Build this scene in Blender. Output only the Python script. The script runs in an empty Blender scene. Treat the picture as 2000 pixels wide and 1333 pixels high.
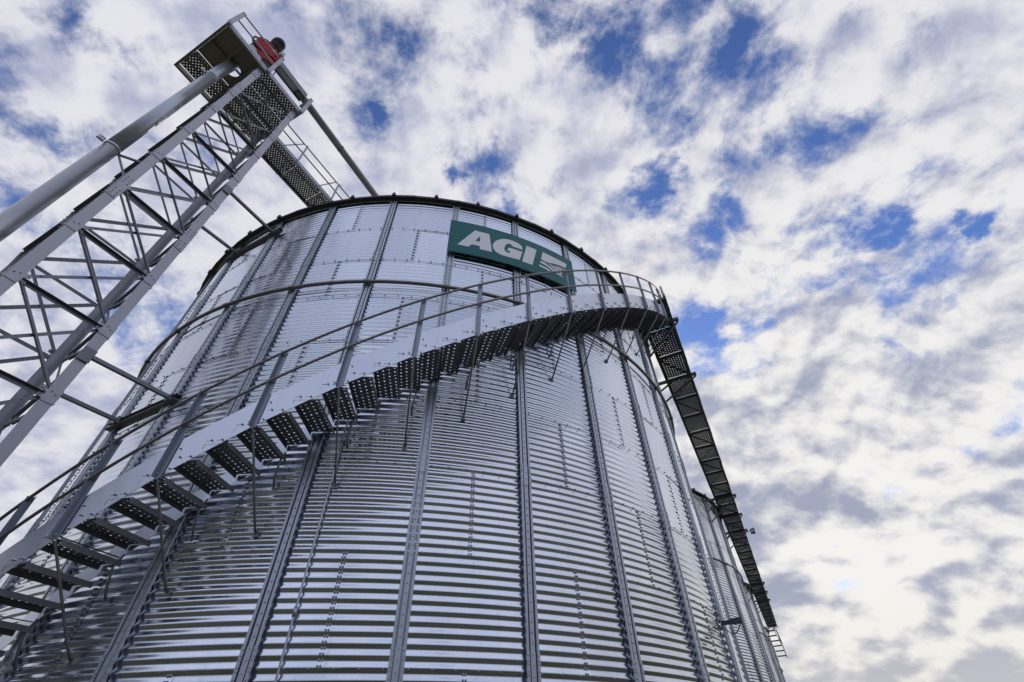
import bpy, bmesh, math, random
import numpy as np
from mathutils import Vector, Matrix
random.seed(7)
rad = math.radians
sc = bpy.context.scene

# ------------------------------------------------------------------ camera
CAM = Vector((0.0, 0.0, 1.6))
FPX, PITCH, ROLL = 885.62, rad(43.97), rad(-1.377)
fw = Vector((0, math.cos(PITCH), math.sin(PITCH)))
rt0 = Vector((1, 0, 0)); up0 = rt0.cross(fw)
rt = rt0 * math.cos(ROLL) + up0 * math.sin(ROLL)
up = -rt0 * math.sin(ROLL) + up0 * math.cos(ROLL)
cd = bpy.data.cameras.new('camera'); cam = bpy.data.objects.new('camera', cd)
sc.collection.objects.link(cam); sc.camera = cam
cd.sensor_width = 36.0; cd.lens = 36.0 * FPX / 2000.0
cd.clip_start = 0.05; cd.clip_end = 6000
cam.matrix_world = Matrix(((rt.x, up.x, -fw.x, CAM.x), (rt.y, up.y, -fw.y, CAM.y),
                           (rt.z, up.z, -fw.z, CAM.z), (0, 0, 0, 1)))

# ------------------------------------------------------------------ sky, sun, exposure
SUN_AZ, SUN_EL = rad(12), rad(19)
SUND = Vector((math.sin(SUN_AZ) * math.cos(SUN_EL), math.cos(SUN_AZ) * math.cos(SUN_EL), math.sin(SUN_EL)))
GLOWD = (math.sin(rad(32)) * math.cos(rad(18)), math.cos(rad(32)) * math.cos(rad(18)), math.sin(rad(18)))   # thin bright cloud beside the sun
BLUE = (1.02, 1.18, 1.70)
sc.view_settings.view_transform = 'Standard'; sc.view_settings.look = 'None'
sc.view_settings.gamma = 1.0; sc.view_settings.use_curve_mapping = False
sc.view_settings.exposure = 0.0


class NT:
    """small helper for chaining shader nodes"""
    def __init__(s, tree): s.t = tree; s.n = tree.nodes; s.l = tree.links
    def node(s, typ, **kw):
        n = s.n.new(typ)
        for k, v in kw.items(): setattr(n, k, v)
        return n
    def put(s, sock, v):
        if isinstance(v, bpy.types.NodeSocket): s.l.new(v, sock)
        elif v is not None:
            sock.default_value = v
    def m(s, op, a, b=None, c=None, clamp=False):
        n = s.node('ShaderNodeMath', operation=op, use_clamp=clamp)
        s.put(n.inputs[0], a); s.put(n.inputs[1], b); s.put(n.inputs[2], c)
        return n.outputs[0]
    def v(s, op, a, b=None, out=0):
        n = s.node('ShaderNodeVectorMath', operation=op)
        s.put(n.inputs[0], a); s.put(n.inputs[1], b)
        return n.outputs[out]
    def mix(s, f, a, b):
        n = s.node('ShaderNodeMix', data_type='RGBA'); n.clamp_factor = True
        s.put(n.inputs[0], f); s.put(n.inputs[6], a); s.put(n.inputs[7], b)
        return n.outputs[2]
    def noise(s, vec, scale, detail=5, rough=.55, dist=0.0, col=False):
        n = s.node('ShaderNodeTexNoise')
        s.put(n.inputs['Vector'], vec); n.inputs['Scale'].default_value = scale
        n.inputs['Detail'].default_value = detail; n.inputs['Roughness'].default_value = rough
        n.inputs['Distortion'].default_value = dist
        return n.outputs['Color' if col else 'Fac']
    def ss(s, x, a, b):
        n = s.node('ShaderNodeMapRange', interpolation_type='SMOOTHSTEP')
        s.put(n.inputs[0], x); n.inputs[1].default_value = a; n.inputs[2].default_value = b
        n.inputs[3].default_value = 0; n.inputs[4].default_value = 1
        return n.outputs[0]
    def rng(s, x, a, b, c, d):
        n = s.node('ShaderNodeMapRange')
        s.put(n.inputs[0], x)
        for i, q in enumerate((a, b, c, d)): n.inputs[i + 1].default_value = q
        return n.outputs[0]


def build_world():
    w = bpy.data.worlds.new("World"); sc.world = w; w.use_nodes = True
    t = NT(w.node_tree); t.n.clear()
    out = t.node('ShaderNodeOutputWorld'); bg = t.node('ShaderNodeBackground')
    t.l.new(bg.outputs[0], out.inputs[0])
    sky = t.node('ShaderNodeTexSky', sky_type='NISHITA', sun_disc=False)
    sky.sun_elevation = SUN_EL; sky.sun_rotation = SUN_AZ
    sky.air_density = 1.0; sky.dust_density = 0.4; sky.ozone_density = 3.0
    d = t.v('NORMALIZE', t.node('ShaderNodeTexCoord').outputs['Generated'])
    sep = t.node('ShaderNodeSeparateXYZ'); t.l.new(d, sep.inputs[0])
    den = t.m('ADD', t.m('MAXIMUM', sep.outputs[2], 0.0), 0.45)
    cx = t.m('DIVIDE', sep.outputs[0], den); cy = t.m('DIVIDE', sep.outputs[1], den)
    cmb = t.node('ShaderNodeCombineXYZ'); t.l.new(cx, cmb.inputs[0]); t.l.new(cy, cmb.inputs[1])
    p0 = cmb.outputs[0]
    # ragged edges: warp the cloud layer with noise
    wv = t.v('SUBTRACT', t.noise(p0, 9.0, 9, .66, col=True), (0.5, 0.5, 0.5))
    p = t.v('ADD', p0, t.v('MULTIPLY', wv, (0.17, 0.17, 0.0)))
    # breaks in the layer (where the blue shows): x, y on the layer, radius
    HOLES = [(-0.607, 0.183, 0.022), (-0.492, 0.113, 0.014), (-0.585, 0.227, 0.018), (-0.683, 0.305, 0.016), (-0.631, 0.481, 0.033), (-0.220,
             0.167, 0.036), (-0.254, 0.183, 0.021), (-0.184, 0.125, 0.023), (-0.186, 0.237, 0.010), (0.151, 0.157, 0.023), (0.262, 0.162, 0.028), (0.222,
             0.140, 0.018), (0.209, 0.203, 0.029), (0.337, 0.193, 0.025), (0.342, 0.297, 0.019), (0.349, 0.272, 0.021), (0.337, 0.435, 0.019), (0.639,
             0.477, 0.038), (0.599, 0.468, 0.023), (-0.029, 0.314, 0.021), (0.212, 0.346, 0.012), (0.186, 0.372, 0.015), (0.418, 0.266, 0.018), (0.346,
             0.375, 0.017), (0.510, 0.391, 0.017), (0.325, 0.603, 0.024), (0.356, 0.645, 0.021), (0.563, 0.382, 0.011), (0.137, 0.176, 0.019), (-0.439,
             0.258, 0.013), (0.230, 0.315, 0.011), (-0.073, 0.335, 0.009), (0.679, 0.369, 0.010), (0.445, 0.581, 0.013), (0.060, 0.116, 0.017), (0.005,
             0.378, 0.010)]
    hs = None
    for (hx, hy, hr) in HOLES:
        dist = t.v('DISTANCE', p, (hx, hy, 0.0), out=1)
        h = t.ss(dist, hr * 4.6, 0.0)
        hs = h if hs is None else t.m('MAXIMUM', hs, h)
    pw = t.v('ADD', p0, t.v('MULTIPLY', t.v('SUBTRACT', t.noise(p0, 3.0, 4, .5, col=True), (0.5, 0.5, 0.5)), (0.10, 0.10, 0.0)))
    A = t.m('SUBTRACT', t.noise(pw, 2.9, 3, .5), .5)
    B = t.m('SUBTRACT', t.noise(pw, 9.5, 11, .63), .5)
    Bs = t.m('SUBTRACT', t.noise(pw, 9.5, 5, .50), .5)
    Bo = t.m('SUBTRACT', t.noise(t.v('ADD', pw, (0.018, 0.022, 0.0)), 9.5, 5, .50), .5)
    back = t.ss(cy, 0.05, -0.6)                      # more open sky behind the camera
    low = t.ss(cy, 0.55, 1.2)                        # the far part of the layer shows greyer undersides
    dens = t.m('ADD', t.m('MULTIPLY', A, 1.7), t.m('MULTIPLY', B, 3.1))
    dens = t.m('SUBTRACT', dens, t.m('MULTIPLY', hs, .78))
    dens = t.m('SUBTRACT', dens, t.m('MULTIPLY', back, 0.12))
    dens = t.m('ADD', dens, t.m('MULTIPLY', low, 0.42))
    cov = t.ss(dens, -1.0, -.12)
    # light and shade inside the cloud: thick parts grey, sides turned to the sun bright
    lit = t.m('MULTIPLY', t.m('SUBTRACT', Bs, Bo), 4.2)
    thick = t.m('ADD', t.m('MULTIPLY', A, 2.1), t.m('MULTIPLY', Bs, 2.3))
    sh = t.m('SUBTRACT', lit, t.m('MULTIPLY', thick, t.m('ADD', t.m('MULTIPLY', low, 1.1), .62)))
    sh = t.m('ADD', sh, t.m('SUBTRACT', .57, t.m('MULTIPLY', low, .13)))
    sh = t.m('ADD', sh, t.m('MULTIPLY', t.m('SUBTRACT', B, Bs), 2.6))
    sh = t.ss(sh, -.22, .98)
    sdot = t.m('MAXIMUM', t.v('DOT_PRODUCT', d, GLOWD, out=1), 0.0)
    glow = t.m('POWER', sdot, 4.0)
    white = t.mix(glow, (.78, .78, .83, 1), (.92, .90, .87, 1))
    gray = t.mix(glow, (.42, .45, .61, 1), (.36, .39, .51, 1))
    cloud = t.mix(sh, gray, white)
    horizon = t.ss(sep.outputs[2], 0.26, 0.0)
    cloud = t.mix(t.m('MULTIPLY', t.m('MULTIPLY', horizon, .45), t.m('SUBTRACT', 1.0, back)), cloud, (.84, .80, .68, 1))
    cloud = t.mix(t.m('MULTIPLY', back, .8), cloud, t.mix(t.ss(sep.outputs[2], .62, .05), (.70, .77, 1.02, 1), (.33, .36, .46, 1)))
    blue = t.v('MULTIPLY', sky.outputs[0], BLUE)
    cl10 = t.v('MULTIPLY', cloud, (10.0, 10.0, 10.0))
    final = t.mix(cov, blue, cl10)
    t.l.new(final, bg.inputs[0]); bg.inputs[1].default_value = 0.1
    w.cycles.sampling_method = 'MANUAL'; w.cycles.sample_map_resolution = 512

build_world()
sl = bpy.data.lights.new('sun', 'SUN'); so = bpy.data.objects.new('sun', sl); sc.collection.objects.link(so)
sl.energy = 1.0; sl.angle = rad(10); sl.color = (1.0, .93, .82)
so.location = (30, 30, 40); so.rotation_euler = SUND.to_track_quat('Z', 'Y').to_euler()

# ------------------------------------------------------------------ materials
MATS = {}


def metal(name, col, metallic=.9, rough=.35, var=.12, vscale=9.0, bump=.02, bscale=60, rvar=.1, stain=None, aniso=None):
    m = bpy.data.materials.new(name); m.use_nodes = True
    t = NT(m.node_tree); b = t.n['Principled BSDF']
    co = t.node('ShaderNodeTexCoord').outputs['Object']
    n = t.noise(co, vscale, 6, .65)
    n2 = t.noise(co, vscale * 6, 3, .6)
    f = t.m('ADD', t.m('MULTIPLY', t.m('SUBTRACT', n, .5), 2.0 * var), t.m('MULTIPLY', t.m('SUBTRACT', n2, .5), var))
    f = t.m('ADD', f, 1.0)
    base = t.v('MULTIPLY', (col[0], col[1], col[2]), None)
    vm = t.node('ShaderNodeVectorMath', operation='SCALE'); vm.inputs[0].default_value = col[:3]
    t.l.new(f, vm.inputs[3]); c = vm.outputs[0]
    if stain:
        mp = t.node('ShaderNodeMapping'); t.l.new(co, mp.inputs[0]); mp.inputs['Scale'].default_value = (3, 3, .5)
        sn = t.ss(t.noise(mp.outputs[0], 2.2, 7, .7), .52, .75)
        c = t.mix(t.m('MULTIPLY', sn, stain[3]), c, (stain[0], stain[1], stain[2], 1))
    t.l.new(c, b.inputs['Base Color'])
    b.inputs['Metallic'].default_value = metallic
    t.l.new(t.m('ADD', t.m('MULTIPLY', t.m('SUBTRACT', n, .5), rvar * 2), rough), b.inputs['Roughness'])
    if bump:
        bp = t.node('ShaderNodeBump'); bp.inputs['Strength'].default_value = 1.0; bp.inputs['Distance'].default_value = bump
        t.l.new(t.noise(co, bscale, 3, .5), bp.inputs['Height']); t.l.new(bp.outputs[0], b.inputs['Normal'])
    MATS[name] = m
    return m


def wall_metal():
    """bright galvanised sheet: zinc spangle, tone from sheet to sheet, faint water runs"""
    m = metal('galvanised_sheet', (.66, .69, .74), 1.0, .14, .05, 1.3, 0, 1, .04)
    t = NT(m.node_tree); b = t.n['Principled BSDF']
    co = t.node('ShaderNodeTexCoord').outputs['Object']
    at = t.node('ShaderNodeAttribute', attribute_name='tone').outputs['Fac']
    vo = t.node('ShaderNodeTexVoronoi'); vo.inputs['Scale'].default_value = 55; t.l.new(co, vo.inputs['Vector'])
    sp = t.node('ShaderNodeSeparateColor'); t.l.new(vo.outputs['Color'], sp.inputs[0])
    mp = t.node('ShaderNodeMapping'); t.l.new(co, mp.inputs[0]); mp.inputs['Scale'].default_value = (5, 5, .35)
    run = t.ss(t.noise(mp.outputs[0], 2.0, 6, .65), .55, .80)
    dust = t.ss(t.noise(co, .55, 6, .65), .45, .75)
    k = t.m('ADD', t.m('MULTIPLY', t.m('SUBTRACT', at, .5), .22), 1.0)
    k = t.m('ADD', k, t.m('MULTIPLY', t.m('SUBTRACT', sp.outputs[0], .5), .06))
    k = t.m('SUBTRACT', k, t.m('MULTIPLY', run, .16))
    vm = t.node('ShaderNodeVectorMath', operation='SCALE'); vm.inputs[0].default_value = (.65, .685, .745); t.l.new(k, vm.inputs[3])
    t.l.new(vm.outputs[0], b.inputs['Base Color'])
    r = t.m('ADD', t.m('MULTIPLY', at, .05), .10)
    r = t.m('ADD', r, t.m('MULTIPLY', dust, .08)); r = t.m('ADD', r, t.m('MULTIPLY', run, .10))
    r = t.m('ADD', r, t.m('MULTIPLY', sp.outputs[1], .04))
    t.l.new(r, b.inputs['Roughness'])
    bp = t.node('ShaderNodeBump'); bp.inputs['Distance'].default_value = .0008
    t.l.new(t.noise(co, 2.2, 3, .5), bp.inputs['Height']); t.l.new(bp.outputs[0], b.inputs['Normal'])
    return m


M_WALL = wall_metal()
M_STIFF = metal('galvanised_profile', (.41, .44, .48), .8, .40, .12, 6, .0005, 40, .08)
M_ZINC = metal('dull_zinc', (.40, .41, .45), .55, .48, .13, 5, .0006, 60, .08, (.33, .33, .36, .35))
M_STRING = metal('stringer_zinc', (.57, .60, .66), .9, .30, .10, 2.2, .0016, 5, .10, (.42, .44, .50, .5))
M_POST = metal('dark_zinc_post', (.26, .29, .34), .6, .45, .12, 6, .0006, 50, .08)
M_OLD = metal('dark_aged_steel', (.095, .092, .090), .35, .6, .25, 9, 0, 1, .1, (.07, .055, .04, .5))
M_BRACE = metal('weathered_zinc', (.18, .19, .215), .6, .45, .2, 12, .0006, 60, .1, (.14, .13, .12, .5))
M_TUBE = metal('brown_grey_pipe', (.23, .225, .22), .6, .42, .25, 14, .0006, 80, .1, (.12, .09, .06, .5))
M_BOLT = metal('bolt_zinc', (.30, .31, .34), .9, .35, .1, 20, 0, 1, .05)
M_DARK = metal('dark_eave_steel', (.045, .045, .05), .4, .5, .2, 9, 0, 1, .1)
M_DECK_SOLID = metal('aged_deck_plate', (.26, .24, .20), .5, .5, .2, 7, .0006, 40, .1, (.16, .13, .09, .5))
M_PIPE = metal('spouting_zinc', (.42, .44, .48), .75, .36, .10, 5, .0006, 9, .06, (.36, .37, .40, .2))
M_ROOF = metal('roof_sheet', (.55, .57, .60), .9, .3, .1, 2, 0, 1, .08)


def paint(name, col, rough=.45, var=.08, dirt=.25):
    m = bpy.data.materials.new(name); m.use_nodes = True
    t = NT(m.node_tree); b = t.n['Principled BSDF']
    co = t.node('ShaderNodeTexCoord').outputs['Object']
    n = t.noise(co, 4, 6, .65)
    c = t.mix(t.m('MULTIPLY', t.ss(n, .5, .8), dirt), col + (1,), tuple(x * .55 + .02 for x in col) + (1,))
    t.l.new(c, b.inputs['Base Color']); b.inputs['Specular IOR Level'].default_value = .2
    t.l.new(t.m('ADD', t.m('MULTIPLY', t.noise(co, 12, 3), .2), rough - .1), b.inputs['Roughness'])
    return m


M_GREEN = paint('green_sign_enamel', (.005, .135, .138), .40)
M_WHITE = paint('white_vinyl', (.90, .88, .90), .5, .05, .12)
M_RED = paint('red_machine_enamel', (.34, .008, .012), .5)
M_BLACK = paint('black_machine_paint', (.007, .010, .013), .45)
M_BOXW = paint('pale_housing_paint', (.6, .62, .66), .4)
M_CONC = paint('concrete', (.36, .35, .33), .8)
M_LAMP = paint('dark_lamp_housing', (.06, .065, .085), .45)
M_GLASS = paint('lamp_glass', (.32, .34, .38), .12)


def perforated(name, col, px, py, r, metallic=.5, rough=.5):
    """sheet steel punched with staggered round holes, laid out in metres on the sheet's own UV"""
    m = metal(name, col, metallic, rough, .18, 8, 0, 1, .08, (.13, .10, .07, .45))
    t = NT(m.node_tree); b = t.n['Principled BSDF']; out = t.n['Material Output']
    sep = t.node('ShaderNodeSeparateXYZ'); t.l.new(t.node('ShaderNodeUVMap').outputs[0], sep.inputs[0])
    v = t.m('DIVIDE', sep.outputs[1], py); row = t.m('FLOOR', v)
    u = t.m('ADD', t.m('DIVIDE', sep.outputs[0], px), t.m('MULTIPLY', t.m('FLOORED_MODULO', row, 2.0), .5))
    du = t.m('MULTIPLY', t.m('SUBTRACT', t.m('FRACT', u), .5), px)
    dv = t.m('MULTIPLY', t.m('SUBTRACT', t.m('FRACT', v), .5), py)
    dd = t.m('SQRT', t.m('ADD', t.m('MULTIPLY', du, du), t.m('MULTIPLY', dv, dv)))
    hole = t.m('LESS_THAN', dd, r)
    tr = t.node('ShaderNodeBsdfTransparent'); mx = t.node('ShaderNodeMixShader')
    t.l.new(hole, mx.inputs[0]); t.l.new(b.outputs[0], mx.inputs[1]); t.l.new(tr.outputs[0], mx.inputs[2])
    t.l.new(mx.outputs[0], out.inputs[0])
    return m


M_TREAD = perforated('perforated_tread', (.20, .205, .22), .072, .078, .0125)
M_DECK = perforated('perforated_deck', (.15, .135, .11), .086, .060, .0108)
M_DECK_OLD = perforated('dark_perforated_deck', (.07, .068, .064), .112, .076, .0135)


# ------------------------------------------------------------------ mesh helpers
class MB:
    def __init__(s): s.v = []; s.f = []; s.sm = []; s.uv = None
    def add(s, vs, fs, smooth=False):
        o = len(s.v); s.v += [tuple(p) for p in vs]
        for f in fs: s.f.append(tuple(i + o for i in f)); s.sm.append(smooth)
    def prism(s, poly, O, U, V, W, h0, h1, smooth=False):
        """polygon poly (u,v) swept along W from h0 to h1"""
        O, U, V, W = Vector(O), Vector(U), Vector(V), Vector(W); n = len(poly)
        vs = [O + U * a + V * b + W * h for h in (h0, h1) for a, b in poly]
        fs = [tuple(range(n))[::-1], tuple(range(n, 2 * n))]
        o = len(s.v); s.add(vs, fs)
        for i in range(n):
            j = (i + 1) % n; s.f.append((o + i, o + j, o + n + j, o + n + i)); s.sm.append(smooth)
    def box(s, O, U, V, W, u, v, w):
        s.prism([(u[0], v[0]), (u[1], v[0]), (u[1], v[1]), (u[0], v[1])], O, U, V, W, w[0], w[1])
    def abox(s, lo, hi):
        s.box((0, 0, 0), (1, 0, 0), (0, 1, 0), (0, 0, 1), (lo[0], hi[0]), (lo[1], hi[1]), (lo[2], hi[2]))
    def beam(s, a, b, poly, ref=(0, 0, 1), ext=0.0):
        a, b = Vector(a), Vector(b); w = (b - a); L = w.length; w /= L
        r = Vector(ref); v = r - w * r.dot(w)
        if v.length < 1e-4: r = Vector((1, 0, 0)); v = r - w * r.dot(w)
        v.normalize(); u = v.cross(w)
        s.prism(poly, a, u, v, w, -ext, L + ext)
    def tube(s, pts, r, n=10, caps=True):
        pts = [Vector(p) for p in pts]; rs = r if isinstance(r, (list, tuple)) else [r] * len(pts)
        o = len(s.v); k = len(pts); prev = None
        for i, p in enumerate(pts):
            d = (pts[min(i + 1, k - 1)] - pts[max(i - 1, 0)]).normalized()
            if prev is None:
                ref = Vector((0, 0, 1)) if abs(d.z) < .9 else Vector((1, 0, 0)); a = d.cross(ref).normalized()
            else: a = (prev - d * prev.dot(d)).normalized()
            prev = a; b = d.cross(a)
            for j in range(n):
                t = 2 * math.pi * j / n; s.v.append(tuple(p + (a * math.cos(t) + b * math.sin(t)) * rs[i]))
        for i in range(k - 1):
            for j in range(n):
                q = (j + 1) % n
                s.f.append((o + i * n + j, o + i * n + q, o + (i + 1) * n + q, o + (i + 1) * n + j)); s.sm.append(True)
        if caps:
            s.f.append(tuple(o + j for j in range(n))[::-1]); s.sm.append(False)
            s.f.append(tuple(o + (k - 1) * n + j for j in range(n))); s.sm.append(False)
    def bolt(s, p, nrm, r=.012, h=.009, n=6):
        p, nrm = Vector(p), Vector(nrm).normalized()
        ref = Vector((0, 0, 1)) if abs(nrm.z) < .9 else Vector((1, 0, 0))
        a = nrm.cross(ref).normalized(); b = nrm.cross(a); vs = []
        for hh, rr in ((-.002, r), (h * .65, r), (h, r * .6)):
            for j in range(n):
                t = 2 * math.pi * j / n; vs.append(p + nrm * hh + (a * math.cos(t) + b * math.sin(t)) * rr)
        fs = []
        for i in range(2):
            for j in range(n):
                q = (j + 1) % n; fs.append((i * n + j, i * n + q, (i + 1) * n + q, (i + 1) * n + j))
        fs.append(tuple(2 * n + j for j in range(n)))
        s.add(vs, fs)
    def build(s, name, mat, parent=None, recalc=True, uv=None, uvO=(0, 0, 0)):
        """parts are given in world metres; the root they hang from keeps its own place"""
        me = bpy.data.meshes.new(name)
        O = Vector(org(parent)) if parent else Vector((0, 0, 0))
        base = O if parent else None
        A = np.array(s.v, float)
        if parent is not None: A = A - np.array(O)
        me.from_pydata(A.tolist(), [], s.f); me.update()
        me.polygons.foreach_set('use_smooth', s.sm)
        if recalc:
            bm = bmesh.new(); bm.from_mesh(me); bmesh.ops.recalc_face_normals(bm, faces=bm.faces); bm.to_mesh(me); bm.free()
        if uv:
            l = me.uv_layers.new(name='UVMap'); U, V = Vector(uv[0]), Vector(uv[1]); O2 = Vector(uvO) - (O if parent else Vector())
            for lp in me.loops:
                q = me.vertices[lp.vertex_index].co - O2; l.data[lp.index].uv = (q.dot(U), q.dot(V))
        mats = mat if isinstance(mat, (list, tuple)) else [mat]
        for m in mats: me.materials.append(m)
        return link(name, me, parent)


ORG = {}


def org(o): return ORG.get(o.name, (0, 0, 0))


def link(name, me, parent=None):
    o = bpy.data.objects.new(name, me); sc.collection.objects.link(o)
    if parent is not None: o.parent = parent; ORG[o.name] = org(parent)
    return o


def tag(o, label=None, cat=None, group=None, kind=None):
    if label: o['label'] = label
    if cat: o['category'] = cat
    if group: o['group'] = group
    if kind: o['kind'] = kind
    return o


def empty(name, loc, label, cat, group=None):
    o = bpy.data.objects.new(name, None); sc.collection.objects.link(o)
    o.empty_display_size = .3; o.location = loc; ORG[o.name] = tuple(loc)
    return tag(o, label, cat, group)


def children(o): return [c for c in bpy.data.objects if c.parent is o]


def copy_tree(o, parent=None):
    c = o.copy(); sc.collection.objects.link(c)
    if parent is not None: c.parent = parent
    for ch in KIDS.get(o.name, ()): copy_tree(ch, c)
    return c


KIDS = {}


def index_kids():
    KIDS.clear()
    for o in bpy.data.objects:
        if o.parent: KIDS.setdefault(o.parent.name, []).append(o)


def rect(w, h): return [(-w / 2, -h / 2), (w / 2, -h / 2), (w / 2, h / 2), (-w / 2, h / 2)]


def angle(w, t=.006):  # L section
    return [(0, 0), (w, 0), (w, t), (t, t), (t, w), (0, w)]


def channel(w, h, t=.006):  # C section, web along v at u=0
    return [(0, -h / 2), (w, -h / 2), (w, -h / 2 + t), (t, -h / 2 + t), (t, h / 2 - t), (w, h / 2 - t), (w, h / 2), (0, h / 2)]


# ------------------------------------------------------------------ silo geometry constants
CX, CY, R = -2.819, 12.633, 7.3
T0, DK = -1.3522, 2 * math.pi / 32
ZB, PITCHC, RINGH, NR = .18, .1016, 1.1176, 10
ZT = ZB + NR * RINGH                      # eave, 11.356
AMP = .0068


def cyl(k, r, z, c=(CX, CY)):
    a = T0 + k * DK
    return Vector((c[0] + r * math.cos(a), c[1] + r * math.sin(a), z))


def er(k): a = T0 + k * DK; return Vector((math.cos(a), math.sin(a), 0))
def et(k): a = T0 + k * DK; return Vector((-math.sin(a), math.cos(a), 0))


def corr(z): q = 2 * math.pi * (ZT - z) / PITCHC; return R + AMP * (math.cos(q) + .05 * math.cos(3 * q))


def silo_wall(parent):
    """corrugated sheets, each lapped over the one below and the one beside it"""
    VV = []; FF = []; TT = []; off = 0
    rng_ = np.random.RandomState(3)
    for i in range(NR):
        zt = ZT - i * RINGH
        for s in range(16):
            k0 = (.5 if i % 2 == 0 else -.5) + 2 * s
            kk = ((k0 + 1 + 16) % 32) - 16
            hi = -7.5 < kk < 8.5
            nz = 11 * (18 if hi else 6); nt = 26 if hi else 7
            zbot = zt - RINGH - (.03 if i < NR - 1 else 0)
            z = np.linspace(zt, zbot, nz + 1 + (4 if hi else 0)); u = np.linspace(0, 1, nt + 1)
            zz, uu = np.meshgrid(z, u, indexing='ij')
            vv = (zt - zz) / RINGH
            q_ = 2 * np.pi * (ZT - zz) / PITCHC
            r = R + AMP * (np.cos(q_) + .05 * np.cos(3 * q_)) + .004 * vv + .004 * uu
            # sheets are never perfectly true: slow oil-canning
            ph = rng_.rand(4) * 6.28
            r += .0030 * np.sin(uu * 6.3 + ph[0]) * np.sin(vv * 3.1 + ph[1]) + .0012 * np.sin(uu * 15 + ph[2]) * np.sin(vv * 5 + ph[3])
            th = T0 + (k0 + uu * 2.0 + (uu > .999) * .02) * DK
            V = np.stack([r * np.cos(th), r * np.sin(th), zz], -1).reshape(-1, 3)
            a, b = zz.shape
            idx = np.arange(a * b).reshape(a, b)
            q = np.stack([idx[:-1, :-1], idx[1:, :-1], idx[1:, 1:], idx[:-1, 1:]], -1).reshape(-1, 4) + off
            VV.append(V); FF.append(q); TT.append(np.full(len(q), rng_.rand())); off += a * b
    V = np.concatenate(VV); F = np.concatenate(FF)
    n_sheet = len(F)
    # bolts along the laps, on the half of the silo that can be seen
    mb = MB()
    for i in range(NR):
        zt = ZT - i * RINGH
        for s in range(16):
            k0 = (.5 if i % 2 == 0 else -.5) + 2 * s
            kk = ((k0 + 16) % 32) - 16
            if -7 < kk < 7.5:
                for j in range(22):
                    zz = zt - .03 - (j + .25) * RINGH / 22
                    rr = corr(zz) + .006
                    for dk in (-.032, -.012):
                        k = kk + dk + .004
                        mb.bolt(Vector((rr * math.cos(T0 + k * DK), rr * math.sin(T0 + k * DK), zz)), er(k), .0125, .011)
        if i:
            for k8 in range(-7 * 6, 8 * 6):
                k = k8 / 6 + 1 / 12
                for dz in ((.0, ) if i > 2 else (.0, .05)):
                    zz = zt - .012 - dz; rr = corr(zz) + .007
                    mb.bolt(Vector((rr * math.cos(T0 + k * DK), rr * math.sin(T0 + k * DK), zz)), er(k), .0125, .011)
    BV = np.array(mb.v); nb = len(V)
    me = bpy.data.meshes.new('wall')
    faces = F.tolist() + [tuple(i + nb for i in f) for f in mb.f]
    me.from_pydata(np.concatenate([V, BV]).tolist(), [], faces); me.update()
    sm = np.zeros(len(faces), bool); sm[:n_sheet] = True
    me.polygons.foreach_set('use_smooth', sm.tolist())
    mi = np.zeros(len(faces), np.int32); mi[n_sheet:] = 1
    me.polygons.foreach_set('material_index', mi.tolist())
    tone = me.attributes.new('tone', 'FLOAT', 'FACE'); tone.data.foreach_set('value', np.concatenate(TT + [np.full(len(mb.f), .5)]).astype(np.float32))
    me.materials.append(M_WALL); me.materials.append(M_BOLT)
    return link('wall', me, parent)


def stiffener_mesh():
    """double-lipped upright in the frame of k = 0, at the silo's own origin"""
    mb = MB(); x0 = R + AMP + .006
    t = .004
    outer = [(-.078, .038), (-.075, .052), (-.047, .052), (-.0445, .046), (-.0435, .001), (-.029, .001), (-.028, .040), (-.0255, .044),
             (.0255, .044), (.028, .040), (.029, .001), (.0435, .001), (.0445, .046), (.047, .052), (.075, .052), (.078, .038)]
    prof = outer + [(.0755, .038), (.073, .049), (.049, .049), (.046, -.003), (-.046, -.003), (-.049, .049), (-.073, .049), (-.0755, .038)]
    U, V = et(0), er(0)
    O = V * x0
    zs = [ZB] + [ZT - RINGH * j - .13 for j in (8, 6, 4, 2)] + [ZT]
    for a, b in zip(zs[:-1], zs[1:]):
        mb.prism(prof, O, U, V, (0, 0, 1), a, b)
    for z in zs[1:-1]:                       # splice sleeves, a little proud, with bolts on both lips
        for ya, yb, h in ((-.079, -.044, .0525), (-.029, .029, .0445), (.044, .079, .0525)):
            mb.prism([(ya, h), (yb, h), (yb, h + .005), (ya, h + .005)], O, U, V, (0, 0, 1), z - .005, z + .30)
        for dz in (.03, .095, .125, .19, .22, .27):
            for y in (-.06, .06): mb.bolt(O + U * y + V * .057 + Vector((0, 0, z + dz)), V, .0095, .009)
    n = int((ZT - ZB) / PITCHC)
    for j in range(n):
        mb.bolt(O + V * .044 + Vector((0, 0, ZT - (j + .5) * PITCHC)), V, .0095, .011)
    return mb


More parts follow.
